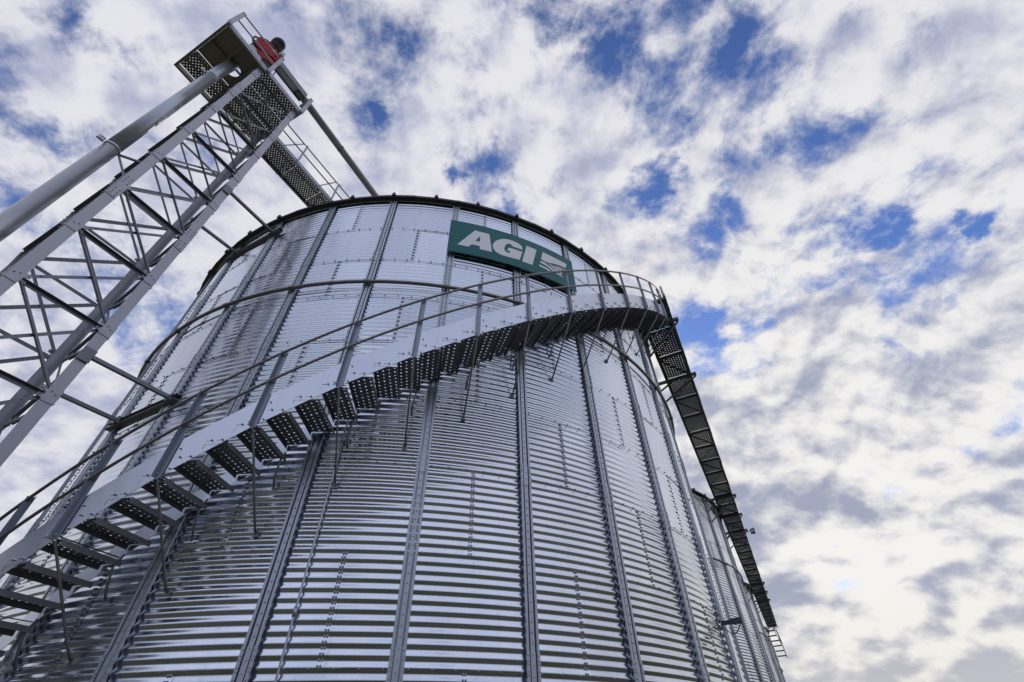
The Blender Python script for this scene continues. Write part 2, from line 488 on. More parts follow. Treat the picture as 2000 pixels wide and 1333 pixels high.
def silo(name, label):
    root = empty(name, (CX, CY, 0), label, 'grain silo', 'corrugated grain silos standing in a row')
    save = ORG[root.name]; ORG[root.name] = (0, 0, 0)        # silo parts are modelled round the silo's own axis
    silo_wall(root)
    st = stiffener_mesh()
    first = st.build('stiffener', M_STIFF, root)
    for i in range(1, 32):
        o = first.copy(); sc.collection.objects.link(o); o.parent = root
        o.rotation_euler = (0, 0, (i if i < 16 else i - 32) * DK)
    # roof: cone of ribbed sheets with an overhang, open cap at the peak
    mb = MB(); n = 96; sl = math.tan(rad(28)); ro, ri = R + .15, .55
    zo = ZT + .035; zi = zo + (ro - ri) * sl
    prof = [(ro, zo - .03), (ro, zo), (ri, zi), (ri, zi + .18), (0.001, zi + .24)]
    under = [(R - .05, ZT + .01 - .015), (ro, zo - .03)]
    for chain, sm in ((prof, False), (under, False)):
        o = len(mb.v)
        for r_, z_ in chain:
            for j in range(n):
                a = T0 + 2 * math.pi * j / n; mb.v.append((r_ * math.cos(a), r_ * math.sin(a), z_))
        for i in range(len(chain) - 1):
            for j in range(n):
                q = (j + 1) % n; mb.f.append((o + i * n + j, o + i * n + q, o + (i + 1) * n + q, o + (i + 1) * n + j)); mb.sm.append(sm)
    roof = mb.build('roof', [M_ROOF], root, recalc=False)
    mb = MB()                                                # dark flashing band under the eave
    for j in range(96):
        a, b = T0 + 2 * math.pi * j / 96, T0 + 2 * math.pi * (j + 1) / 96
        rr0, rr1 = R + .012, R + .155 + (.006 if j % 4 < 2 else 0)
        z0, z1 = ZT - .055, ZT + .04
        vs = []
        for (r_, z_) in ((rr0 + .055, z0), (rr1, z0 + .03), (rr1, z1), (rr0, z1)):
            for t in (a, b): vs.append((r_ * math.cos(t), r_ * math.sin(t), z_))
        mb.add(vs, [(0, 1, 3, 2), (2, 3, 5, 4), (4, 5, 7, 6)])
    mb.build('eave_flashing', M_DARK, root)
    rib = MB(); k = .5 * 32 / 48                             # roof rib with its upturned end
    U, V = et(k), er(k)
    rise = Vector((-V.x, -V.y, sl)).normalized(); nn = U.cross(rise)
    rib.prism([(-.045, -.02), (.045, -.02), (.026, .075), (-.026, .075)], V * (ro - .01) + Vector((0, 0, zo)), U, Vector((0, 0, 1)), V, -.06, .045)
    rib.prism([(-.04, 0), (.04, 0), (.02, .05), (-.02, .05)], V * ro + Vector((0, 0, zo)), U, Vector((0, 0, 1)), rise, .05, (ro - ri) / math.cos(rad(28)))
    r0 = rib.build('roof_rib', M_DARK, roof)
    for i in range(1, 48):
        o = r0.copy(); sc.collection.objects.link(o); o.parent = roof; o.rotation_euler = (0, 0, 2 * math.pi * i / 48)
    mb = MB()                                                # pipe wind ring with coupling sleeves
    zr, rr = 8.262, R + .112
    pts = [(rr * math.cos(T0 + DK * k / 4), rr * math.sin(T0 + DK * k / 4), zr) for k in range(129)]
    mb.tube(pts, .036, 10, caps=False)
    ring = mb.build('wind_ring', M_TUBE, root)
    mb = MB()
    for k in range(32):
        for dk in (0,):
            a, b = Vector(pts[k * 4]), Vector(pts[(k * 4 + 1) % 128]); w = (b - a).normalized()
            mb.tube([a - w * .045, a + w * .045], .045, 10)
            mb.box(a, w, Vector((0, 0, 1)), er(k), (-.012, .012), (-.02, .02), (-.09, .0))
    mb.build('ring_clamp', M_TUBE, ring)
    mb = MB(); n = 96                                        # concrete footing
    ch = [(R + .35, 0.0), (R + .35, ZB), (R - .2, ZB)]
    for r_, z_ in ch:
        for j in range(n): a = 2 * math.pi * j / n; mb.v.append((r_ * math.cos(a), r_ * math.sin(a), z_))
    for i in range(2):
        for j in range(n):
            q = (j + 1) % n; mb.f.append((i * n + j, i * n + q, (i + 1) * n + q, (i + 1) * n + j)); mb.sm.append(False)
    mb.build('footing', M_CONC, root)
    ORG[root.name] = save
    return root


silo1 = silo('grain_silo', 'large corrugated steel silo in front with a green sign and a spiral staircase')
index_kids()
ROW = Vector((math.sin(rad(25.77)), math.cos(rad(25.77)), 0)); PERP = Vector((ROW.y, -ROW.x, 0))
C1 = Vector((CX, CY, 0)); SP = 15.4
labs = ['corrugated steel silo second in the row, right behind the big one with the sign',
        'third corrugated silo of the row, seen as a narrow strip between its neighbours',
        'farthest corrugated silo at the end of the row and of the long catwalk']
SILO4 = C1 + ROW * SP * 3
for i, lb in enumerate(labs):
    c = copy_tree(silo1); c.location = C1 + ROW * SP * (i + 1); c['label'] = lb

# ------------------------------------------------------------------ ground
def ground():
    mb = MB(); N = 48
    rings = [0, 6, 14, 30, 70, 160, 400, 1000, 2500]
    o = 0; mb.v.append((0, 6, 0))
    for r_ in rings[1:]:
        for j in range(N): a = 2 * math.pi * j / N; mb.v.append((r_ * math.cos(a), 6 + r_ * math.sin(a), 0))
    for j in range(N): mb.f.append((0, 1 + j, 1 + (j + 1) % N)); mb.sm.append(True)
    for i in range(len(rings) - 2):
        for j in range(N):
            q = (j + 1) % N; mb.f.append((1 + i * N + j, 1 + (i + 1) * N + j, 1 + (i + 1) * N + q, 1 + i * N + q)); mb.sm.append(True)
    m = bpy.data.materials.new('gravel_and_dry_grass'); m.use_nodes = True
    t = NT(m.node_tree); b = t.n['Principled BSDF']; co = t.node('ShaderNodeTexCoord').outputs['Object']
    g = t.mix(t.noise(co, 60, 4, .7), (.07, .06, .04, 1), (.17, .15, .105, 1))
    gr = t.mix(t.noise(co, 25, 5, .7), (.04, .05, .016, 1), (.105, .11, .04, 1))
    c = t.mix(t.ss(t.noise(co, .22, 6, .6), .42, .58), g, gr)
    t.l.new(c, b.inputs['Base Color']); b.inputs['Roughness'].default_value = .95
    bp = t.node('ShaderNodeBump'); bp.inputs['Distance'].default_value = .03
    t.l.new(t.noise(co, 40, 5, .7), bp.inputs['Height']); t.l.new(bp.outputs[0], b.inputs['Normal'])
    o = mb.build('ground', m, None, recalc=False); tag(o, kind='structure')


ground()

# ------------------------------------------------------------------ spiral staircase
ZS0, ZSL = 6.023, 1.086


def zb(k): return ZS0 + ZSL * k                # lower edge of the stringers


KP = [-.727 + .5375 * n for n in range(-8, 10)] + [4.6]


def stair(k0, k1, zfun, posts, treads, label, centre, name='spiral_staircase', simple=False):
    c = (centre.x, centre.y)
    P = lambda k, r, z: cyl(k, r, z, c)
    base = P(k0, R + .48, zfun(k0)); root = empty(name, (base.x, base.y, 0 if not simple else base.z), label, 'staircase')
    n = int(abs(k1 - k0) / .09)
    def chord(k):
        """radius that makes the side plate run straight from post to post"""
        ps = sorted(posts)
        for a_, b_ in zip(ps[:-1], ps[1:]):
            if a_ <= k <= b_:
                h_ = (b_ - a_) / 2 * DK; return math.cos(h_) / math.cos((k - (a_ + b_) / 2) * DK)
        return 1.0
    ks = [k0 + (k1 - k0) * i / n for i in range(n + 1)]
    ks = sorted(ks + [k for k in posts if k0 < k < k1])
    n = len(ks) - 1
    rail = []
    for nm, r0, r1, h0, h1 in (('outer_stringer', R + .845, R + .851, 0, .43), ('inner_stringer', R + .115, R + .121, .02, .30)):
        mb = MB()
        for k in ks:
            z = zfun(k)
            for r_, z_ in ((r0, z + h0), (r1, z + h0), (r1, z + h1), (r0, z + h1)): mb.v.append(tuple(P(k, r_ * chord(k), z_)))
            lastz = z
        for i in range(n):
            for a in range(4):
                b = (a + 1) % 4; mb.f.append((i * 4 + a, i * 4 + b, (i + 1) * 4 + b, (i + 1) * 4 + a)); mb.sm.append(False)
        mb.f.append((0, 1, 2, 3)); mb.sm.append(False); e = n * 4; mb.f.append((e, e + 1, e + 2, e + 3)); mb.sm.append(False)
        if nm == 'outer_stringer' and not simple:            # pairs of tread bolts with their slotted holes
            for k in treads:
                for dk in (.035, .115):
                    q = P(k + dk, (R + .8535) * chord(k + dk), zfun(k) + .165); mb.bolt(q, er(k + dk), .011, .022)
                    mb.box(q, et(k), Vector((0, 0, 1)), er(k), (-.075, -.01), (-.0035, .0035), (-.003, .002))
            for k in posts:
                for dk, dz in ((.05, .33), (.05, .08), (-.05, .05)):
                    mb.bolt(P(k + dk, R + .853, zfun(k) + dz), er(k), .010, .016)
        mb.build(nm, M_STRING, root)
    # treads: perforated pans, lips turned down front and back
    first = None
    D = .315; x0, x1 = R + .125, R + .842
    for k in treads:
        if first is None:
            mb = MB(); t = .0018; w = x1 - x0
            for (lo, hi) in (((0, 0, -t), (w, D, 0)), ((0, 0, -.058), (w, t, -t)), ((0, D - t, -.058), (w, D, -t))):
                mb.abox(lo, hi)
            me = bpy.data.meshes.new('tread'); me.from_pydata(mb.v, [], mb.f); me.update()
            bm = bmesh.new(); bm.from_mesh(me); bmesh.ops.recalc_face_normals(bm, faces=bm.faces); bm.to_mesh(me); bm.free()
            l = me.uv_layers.new(name='UVMap')
            for pl in me.polygons:
                flat = abs(pl.normal.z) > .5 and max(me.vertices[v].co.z for v in pl.vertices) > -.005
                for li in pl.loop_indices:
                    q = me.vertices[me.loops[li].vertex_index].co
                    l.data[li].uv = (q.x + .036, q.y + .0) if flat else (.0, .0)
            me.materials.append(M_TREAD)
            first = me
        o = bpy.data.objects.new('tread', first); sc.collection.objects.link(o); o.parent = root
        p = P(k + .09, x0, zfun(k) + .115)
        o.location = p - root.location
        o.location -= et(k + .09) * (D / 2)
        o.rotation_euler = (0, 0, T0 + (k + .09) * DK)
    # rails
    for nm, h in (('handrail', 1.13), ('mid_rail', .655)):
        mb = MB(); mb.tube([P(k, R + .895, zfun(k) + h) for k in ks], .019, 8); mb.build(nm, M_TUBE, root)
    for k in posts:
        mb = MB(); z = zfun(k)
        sec = [(-.036, -.005), (.036, -.005), (.036, .0), (-.031, .0), (-.031, .052), (-.036, .052)]
        mb.prism(sec, P(k, R + .862, 0), et(k), er(k), (0, 0, 1), z - .03, z + 1.15)
        for h in (1.13, .655, .33, .09): mb.bolt(P(k, R + .857, z + h), -er(k), .009, .012)
        mb.build('railing_post', M_POST, root)
        if simple: continue
        mb = MB()                                            # long rod brace from the stringer down to the wall
        a = P(k, R + .83, z - .01); b = P(k, R + .035, z - .95)
        mb.tube([a, a + Vector((0, 0, -.05)), a.lerp(b, .85) + er(k) * .02, b], .0135, 8)
        mb.box(b, et(k), Vector((0, 0, 1)), er(k), (-.03, .03), (-.03, .03), (-.035, .0))
        mb.bolt(b, er(k), .014, .02)
        mb.build('rod_brace', M_TUBE, root)
        mb = MB(); a = P(k + .04, R + .13, z + .05); b = P(k + .01, R + .03, z - .40)
        mb.tube([a, a + er(k) * .05 + Vector((0, 0, -.14)), b + er(k) * .06 + Vector((0, 0, .12)), b], .0135, 8)
        mb.bolt(b, er(k), .015, .02)
        mb.build('stringer_hanger', M_TUBE, root)
        mb = MB(); a = P(k, R + .83, z + .01)                 # flat cross tie under the treads
        mb.beam(a, P(k, R + .13, z + .03), rect(.03, .006)); mb.build('cross_tie', M_BRACE, root)
    return root


kt = -1.216
TR = [kt + .1792 * i for i in range(-22, 33)]
TR = [k for k in TR if k < 4.42]
st = stair(-5.25, 4.62, zb, [k for k in KP if -5 < k < 4.7], TR, 'galvanised spiral staircase winding up round the front silo to the catwalk', C1)
zb4 = lambda k: 11.05 - 1.75 * (k - 3.3)
stair(3.3, 4.45, zb4, [3.4 + .5 * i for i in range(3)], [3.35 + .2 * i for i in range(6)],
      'staircase at the far end of the long catwalk, only its treads showing against the sky', SILO4, simple=True)

# ------------------------------------------------------------------ long catwalk along the row
ZC = 11.15


def W(a, v, z): return C1 + ROW * a + PERP * v + Vector((0, 0, z))


def catwalk():
    root = empty('catwalk', W(0, 7.85, ZC), 'long dark perforated catwalk running along the eaves of the silo row', 'catwalk')
    Z = Vector((0, 0, 1)); a0, a1, v0, v1 = -.75, 44.2, 7.44, 8.29
    for v in (v0, v1):
        mb = MB(); sgn = 1 if v == v0 else -1
        n = 18; L = (a1 - a0) / n
        for i in range(n):
            mb.prism([(0, 0), (sgn * .05, 0), (sgn * .05, .005), (sgn * .005, .005), (sgn * .005, .155), (sgn * .05, .155), (sgn * .05, .16), (0, .16)],
                     W(0, v, ZC), PERP, Z, ROW, a0 + i * L + .004, a0 + (i + 1) * L - .004)
            mb.box(W(a0 + i * L, v - sgn * .004, ZC), ROW, Z, PERP, (-.12, .12), (.03, .13), (-.003, .003))
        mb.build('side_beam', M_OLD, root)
    i = 0; a = a0
    while a < a1 - .05:
        b = min(a + 1.25, a1)
        mb = MB(); mb.box(W(0, 0, ZC), ROW, PERP, Z, (a + .01, b - .01), (v0 + .008, v1 - .008), (.112, .1135))
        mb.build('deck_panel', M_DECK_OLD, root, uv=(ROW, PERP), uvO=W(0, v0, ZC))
        mb = MB(); mb.prism(channel(.05, .09), W(a, v0 + .01, ZC + .055), ROW, Z, PERP, 0, v1 - v0 - .02)
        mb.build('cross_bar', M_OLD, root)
        mb = MB()
        p, q = (W(a + .06, v0 + .05, ZC + .03), W(b - .03, v1 - .05, ZC + .03))
        if i % 2: p, q = W(a + .06, v1 - .05, ZC + .03), W(b - .03, v0 + .05, ZC + .03)
        mb.beam(p, q, [(0, 0), (.04, 0), (.04, .005), (.005, .005), (.005, .04), (0, .04)]); mb.build('diagonal_tie', M_OLD, root)
        a = b; i += 1
    for v in (v0 + .02, v1 - .02):
        for nm, h in (('handrail', 1.2), ('mid_rail', .7)):
            mb = MB(); mb.tube([W(a0 + .6, v, ZC + h), W(a1, v, ZC + h)], .02, 8); mb.build(nm, M_TUBE, root)
        j = 0
        while a0 + .6 + j * 2.5 < a1:
            mb = MB(); q = W(a0 + .6 + j * 2.5, v, ZC); mb.beam(q + Z * .12, q + Z * 1.2, angle(.04)); mb.build('railing_post', M_ZINC, root); j += 1
    # brackets: a cross beam to the silo wall and raking struts below it
    for sil in range(3):
        for da in (.12, 2.9, -2.35) if sil == 0 else (-2.35, .1, 2.45):
            if sil == 0 and da < 0: continue
            ac = sil * SP + da; dd = math.sqrt((R + .06) ** 2 - da * da)
            mb = MB()
            mb.beam(W(ac, min(dd, 7.3), ZC - .05), W(ac, v1 + .14, ZC - .05), [(-.03, -.05), (.03, -.05), (.03, .05), (-.03, .05)], ref=Z)
            mb.build('bracket_beam', M_OLD, root)
            for v_, drop in ((v1 + .11, 1.05), (v0 + .15, .55)):
                if drop < .6 and da == .1: continue
                mb = MB(); mb.beam(W(ac + .05, v_, ZC - .1), W(ac + .05, dd, ZC - drop), rect(.045, .045)); mb.build('bracket_strut', M_OLD, root)
    return root


catwalk()


def floodlight_on_catwalk():
    p = W(18.5, 8.33, ZC + .05)
    r = empty('floodlight', p, 'small dark floodlight sticking out from the outer edge of the long catwalk', 'floodlight')
    mb = MB(); mb.tube([p, p + PERP * .22 + Vector((0, 0, .03))], .018, 8); mb.build('arm', M_LAMP, r)
    mb = MB(); q = p + PERP * .34
    mb.prism([(-.13, -.11), (.10, -.14), (.13, .14), (-.13, .10)], q, PERP, Vector((0, 0, 1)), ROW, -.10, .08); h = mb.build('housing', M_LAMP, r)
    mb = MB(); mb.box(q - ROW * .10, PERP, Vector((0, 0, 1)), ROW, (-.09, .08), (-.08, .09), (-.006, -.001)); mb.build('glass', M_GLASS, h)


floodlight_on_catwalk()


def wall_lamp():
    k, z = 3.93, 3.37
    p = cyl(k, R + .06, z); r = empty('wall_lamp', p, 'dark bar-shaped lamp with a loop of cable on the right edge of the front silo', 'lamp')
    n, t_, Z = er(k), et(k), Vector((0, 0, 1))
    mb = MB(); mb.box(p, n, t_, Z, (-.02, .17), (-.03, .03), (-.028, .028)); mb.bolt(p + n * .1 + t_ * -.04, -t_, .01, .01); mb.build('bracket', M_LAMP, r)
    mb = MB(); mb.prism([(.15, -.036), (.29, -.04), (.31, -.015), (.31, .02), (.29, .04), (.15, .036)], p, n, Z, t_, -.045, .04); mb.build('housing', M_LAMP, r)
    mb = MB(); pts = []
    for i in range(17):
        s = i / 16; pts.append(p + n * (.29 - .32 * s) + Z * (-.03 - .17 * math.sin(math.pi * s) * (1 - .3 * s)) - t_ * .065)
    mb.tube(pts, .008, 6); mb.build('cable', M_BLACK, r)


wall_lamp()


def conduit():
    k = -.768; mb = MB()
    mb.tube([cyl(k, R + .045, z) for z in (.2, 1.5, 2.9, 4.4, 5.75)], .0135, 8)
    for z in (1.75, 2.84, 4.9): mb.tube([cyl(k, R + .045, z), cyl(k, R + .045, z + .09)], .022, 8)
    o = mb.build('conduit', M_STIFF, None); tag(o, 'thin metal conduit running down the front silo wall below the stairs', 'conduit')


conduit()


# ------------------------------------------------------------------ sign on the front silo
def sign():
    r = empty('sign', cyl(.98, R + .15, 9.95), 'curved green sign with white letters and a field emblem near the silo top', 'sign')
    k0, k1, z0, z1 = -.055, 2.014, 9.365, 10.53
    rs = R + .15

    def slab(mb, quad, rr, th, nk=1):
        """polygon given as (k, z) laid on the sign's curve"""
        n = len(quad)
        vs = [cyl(k, rr, z) for k, z in quad] + [cyl(k, rr + th, z) for k, z in quad]
        mb.add(vs, [tuple(range(n))[::-1], tuple(range(n, 2 * n))] + [(i, (i + 1) % n, n + (i + 1) % n, n + i) for i in range(n)])
    mb = MB(); n = 24
    for i in range(n):
        a, b = k0 + (k1 - k0) * i / n, k0 + (k1 - k0) * (i + 1) / n
        slab(mb, [(a, z0), (b, z0), (b, z1), (a, z1)], rs - .004, .004)
    mb.build('panel', M_GREEN, r)

    def flat(name, loops):
        """vinyl shapes outlined in (k, z), cut into narrow strips so that they follow the curve"""
        bm = bmesh.new()
        for outline, hole in loops:
            es = []
            for lp in [outline] + ([hole] if hole else []):
                vs = [bm.verts.new((k, z, 0)) for k, z in lp]
                es += [bm.edges.new((vs[i], vs[(i + 1) % len(vs)])) for i in range(len(vs))]
            bmesh.ops.triangle_fill(bm, edges=es, use_beauty=True, use_dissolve=False, normal=(0, 0, 1))
        for i in range(-4, 84):
            bmesh.ops.bisect_plane(bm, geom=bm.verts[:] + bm.edges[:] + bm.faces[:], plane_co=(i * .025 + .003, 0, 0), plane_no=(1, 0, 0))
        O = Vector(org(r))
        for v in bm.verts: v.co = cyl(v.co.x, rs + .003, v.co.y) - O
        bmesh.ops.recalc_face_normals(bm, faces=bm.faces)
        me = bpy.data.meshes.new(name); bm.to_mesh(me); bm.free(); me.materials.append(M_WHITE)
        return link(name, me, r)

    def smooth(pts, keep):
        """round the listed run of points with a quadratic curve through the mid points"""
        out = []; n = len(pts)
        for i, p in enumerate(pts):
            if i in keep: out.append(p); continue
            a = Vector(pts[i - 1] + (0,)); b = Vector(p + (0,)); c = Vector(pts[(i + 1) % n] + (0,))
            m0, m1 = (a + b) / 2, (b + c) / 2; b2 = b + (b - (a + c) / 2) * .28
            for t in (.15, .5, .85):
                q = m0 * (1 - t) ** 2 + b2 * 2 * t * (1 - t) + m1 * t * t; out.append((q.x, q.y))
        return out
    flat('letter_a', [([(.315, 10.28), (.54, 10.27), (.585, 9.622), (.404, 9.622), (.403, 9.73), (.28, 9.727), (.24, 9.622), (.077, 9.626)], [(.4, 10.116), (.4, 9.89), (.331, 9.889)])])
    G = [(1.074, 10.06), (1.065, 10.187), (1.003, 10.262), (.907, 10.287), (.795, 10.268), (.706, 10.189), (.631, 10.057), (.595, 9.902), (.601, 9.778),
         (.644, 9.667), (.728, 9.612), (.844, 9.612), (1.017, 9.64), (1.069, 9.985), (.85, 9.969), (.819, 9.851), (.874, 9.84), (.859, 9.778),
         (.824, 9.766), (.787, 9.802), (.773, 9.869), (.788, 9.996), (.816, 10.083), (.849, 10.127), (.888, 10.111), (.91, 10.06)]
    flat('letter_g', [(smooth(G, (0, 12, 13, 14, 15, 16, 17, 25)), None)])
    flat('letter_i', [([(1.147, 10.278), (1.323, 10.279), (1.226, 9.622), (1.055, 9.618)], None)])
    flat('emblem', [(q, None) for q in (
        [(1.433, 10.291), (1.651, 10.28), (1.887, 10.278), (1.858, 10.085), (1.77, 10.076), (1.635, 10.03), (1.539, 9.979), (1.479, 9.95), (1.43, 9.956), (1.386, 9.98)],
        [(1.379, 9.903), (1.444, 9.905), (1.52, 9.85), (1.619, 9.792), (1.763, 9.682), (1.763, 9.65), (1.613, 9.699), (1.58, 9.729), (1.472, 9.807), (1.363, 9.832)],
        [(1.35, 9.747), (1.446, 9.737), (1.556, 9.702), (1.508, 9.654), (1.431, 9.672), (1.34, 9.688)],
        [(1.499, 9.933), (1.559, 9.934), (1.637, 9.891), (1.759, 9.811), (1.753, 9.731), (1.633, 9.824), (1.567, 9.878)],
        [(1.588, 9.93), (1.641, 9.949), (1.747, 9.934), (1.764, 9.92), (1.759, 9.857), (1.673, 9.902)],
        [(1.643, 9.966), (1.74, 9.998), (1.836, 10.003), (1.824, 9.98), (1.737, 9.957)])])
    mb = MB()
    for k in (-.015, 1.0, 1.965):
        for z in (9.55, 9.95, 10.35): mb.bolt(cyl(k, rs + .001, z), er(k), .013, .012)
    mb.build('screw', M_BOLT, r)
    mb = MB()
    for k in (0, 1, 1.97):
        for z in (9.5, 10.4): mb.beam(cyl(k, R + .05, z), cyl(k, rs - .004, z), rect(.05, .03))
    mb.build('standoff', M_BRACE, r)


sign()

# ------------------------------------------------------------------ lattice tower
E1 = Vector((.438, .899, 0)).normalized(); E2 = Vector((-E1.y, E1.x, 0)); Z = Vector((0, 0, 1))
TL1 = Vector((-6.58, 3.525, 0)); S = 1.332


def T(a, b, z): return TL1 + E1 * a + E2 * b + Z * z


LEV = [15.0 - 1.213 * j for j in range(0, 13)]
LEV = [z for z in LEV if z > .3]


def tower():
    r = empty('lattice_tower', T(S / 2, S / 2, 0), 'tall galvanised lattice tower with four legs standing left of the front silo', 'tower')
    w, l, t = .15, .022, .007
    corners = [(0, 0, 1, 1), (S, 0, -1, 1), (S, S, -1, -1), (0, S, 1, -1)]
    for a, b, da, db in corners:
        mb = MB()
        prof = [(0, 0), (w, 0), (w, l), (w - t, l), (w - t, t), (t, t), (t, w - t), (l, w - t), (l, w), (0, w)]
        cuts = [0] + sorted([9.0, 14.1, 3.9]) + [15.52]
        for z0, z1 in zip(cuts[:-1], cuts[1:]):
            mb.prism(prof, T(a, b, 0), E1 * da, E2 * db, Z, z0, z1 - .003)
        for z in LEV:
            big = abs(z - 8.93) < .2 or abs(z - 13.79) < .2
            h0, h1 = (.32, .34) if big else (.10, .13)
            for U, V in ((E1 * da, -E2 * db), (E2 * db, -E1 * da)):
                o = T(a, b, z)
                plate = [(.004, -h0), (w - .002, -h0), (w - .002, -.075), (w + .065, -.06), (w + .065, -.012), (w + .012, -.008), (w + .012, .03), (w + .065, .045), (w + .065, .095), (w - .002, .10), (w - .002, h1), (.004, h1)]
                mb.prism(plate, o, U, Z, V, .002, .010)
                bl = [(.045, .03), (.10, .06), (w + .04, .07), (w + .04, -.04)] if not big else [(.04, y) for y in (-.27, -.19, -.11, .1, .18, .26)] + [(.11, y) for y in (-.27, -.19, -.11, .1, .18, .26)] + [(w + .04, .07), (w + .04, -.04)]
                for x, y in bl: mb.bolt(o + U * x + Z * y + V * .010, V, .013, .012)
        mb.build('leg', M_ZINC, r)
    faces = [((0, 0), E1, E2), ((S, 0), E2, -E1), ((S, S), -E1, -E2), ((0, S), -E2, E1)]   # origin, along, inward
    low = MB()
    for fi, ((a, b), U, V) in enumerate(faces):
        o = T(a, b, 0)
        for j in range(len(LEV)):
            z = LEV[j]
            seen = z > 4.4
            x0, x1 = .155, S - .155
            mb = MB() if seen else low
            mb.beam(o + U * x0 + V * .012 + Z * z, o + U * x1 + V * .012 + Z * z, angle(.062, .006), ref=(0, 0, -1))
            if seen: mb.build('horizontal_brace', M_BRACE, r)
            if j + 1 < len(LEV):
                zn = LEV[j + 1]
                for s_, d in ((0, .018), (1, .032)):
                    p = o + U * (x0 if s_ == 0 else x1) + V * d + Z * (z - .05); q = o + U * (x1 if s_ == 0 else x0) + V * d + Z * (zn + .07)
                    mb = MB() if seen and zn > 4.3 else low
                    mb.beam(p, q, angle(.05, .005) if s_ == 0 else rect(.048, .006), ref=tuple(-V))
                    for f in (.12, .5, .88): mb.bolt(p.lerp(q, f) - V * .004, -V, .009, .01)
                    if mb is not low: mb.build('diagonal_brace', M_BRACE, r)
    low.build('lower_bracing', M_BRACE, r)
    return r


tower()

ZP = 15.36


def plate_with_hole(mb, a0, a1, b0, b1, ha, hb, hr, z0, z1, n=40):
    ring, outer = [], []
    for i in range(n):
        t = 2 * math.pi * (i + .5) / n; c_, s_ = math.cos(t), math.sin(t)
        ring.append((ha + hr * c_, hb + hr * s_))
        f = min((a1 - ha) / c_ if c_ > 1e-9 else 1e9, (a0 - ha) / c_ if c_ < -1e-9 else 1e9, (b1 - hb) / s_ if s_ > 1e-9 else 1e9, (b0 - hb) / s_ if s_ < -1e-9 else 1e9)
        outer.append((ha + f * c_, hb + f * s_))
    for i in range(n):
        j = (i + 1) % n
        q = [ring[i], ring[j], outer[j], outer[i]]
        mb.prism(q, T(0, 0, 0), E1, E2, Z, z0, z1)
    for ca, cb in ((a0, b0), (a1, b0), (a1, b1), (a0, b1)):   # corners the ray fan cuts off
        pts = sorted(range(n), key=lambda i: (outer[i][0] - ca) ** 2 + (outer[i][1] - cb) ** 2)[:2]
        mb.prism([outer[pts[0]], (ca, cb), outer[pts[1]]], T(0, 0, 0), E1, E2, Z, z0, z1)


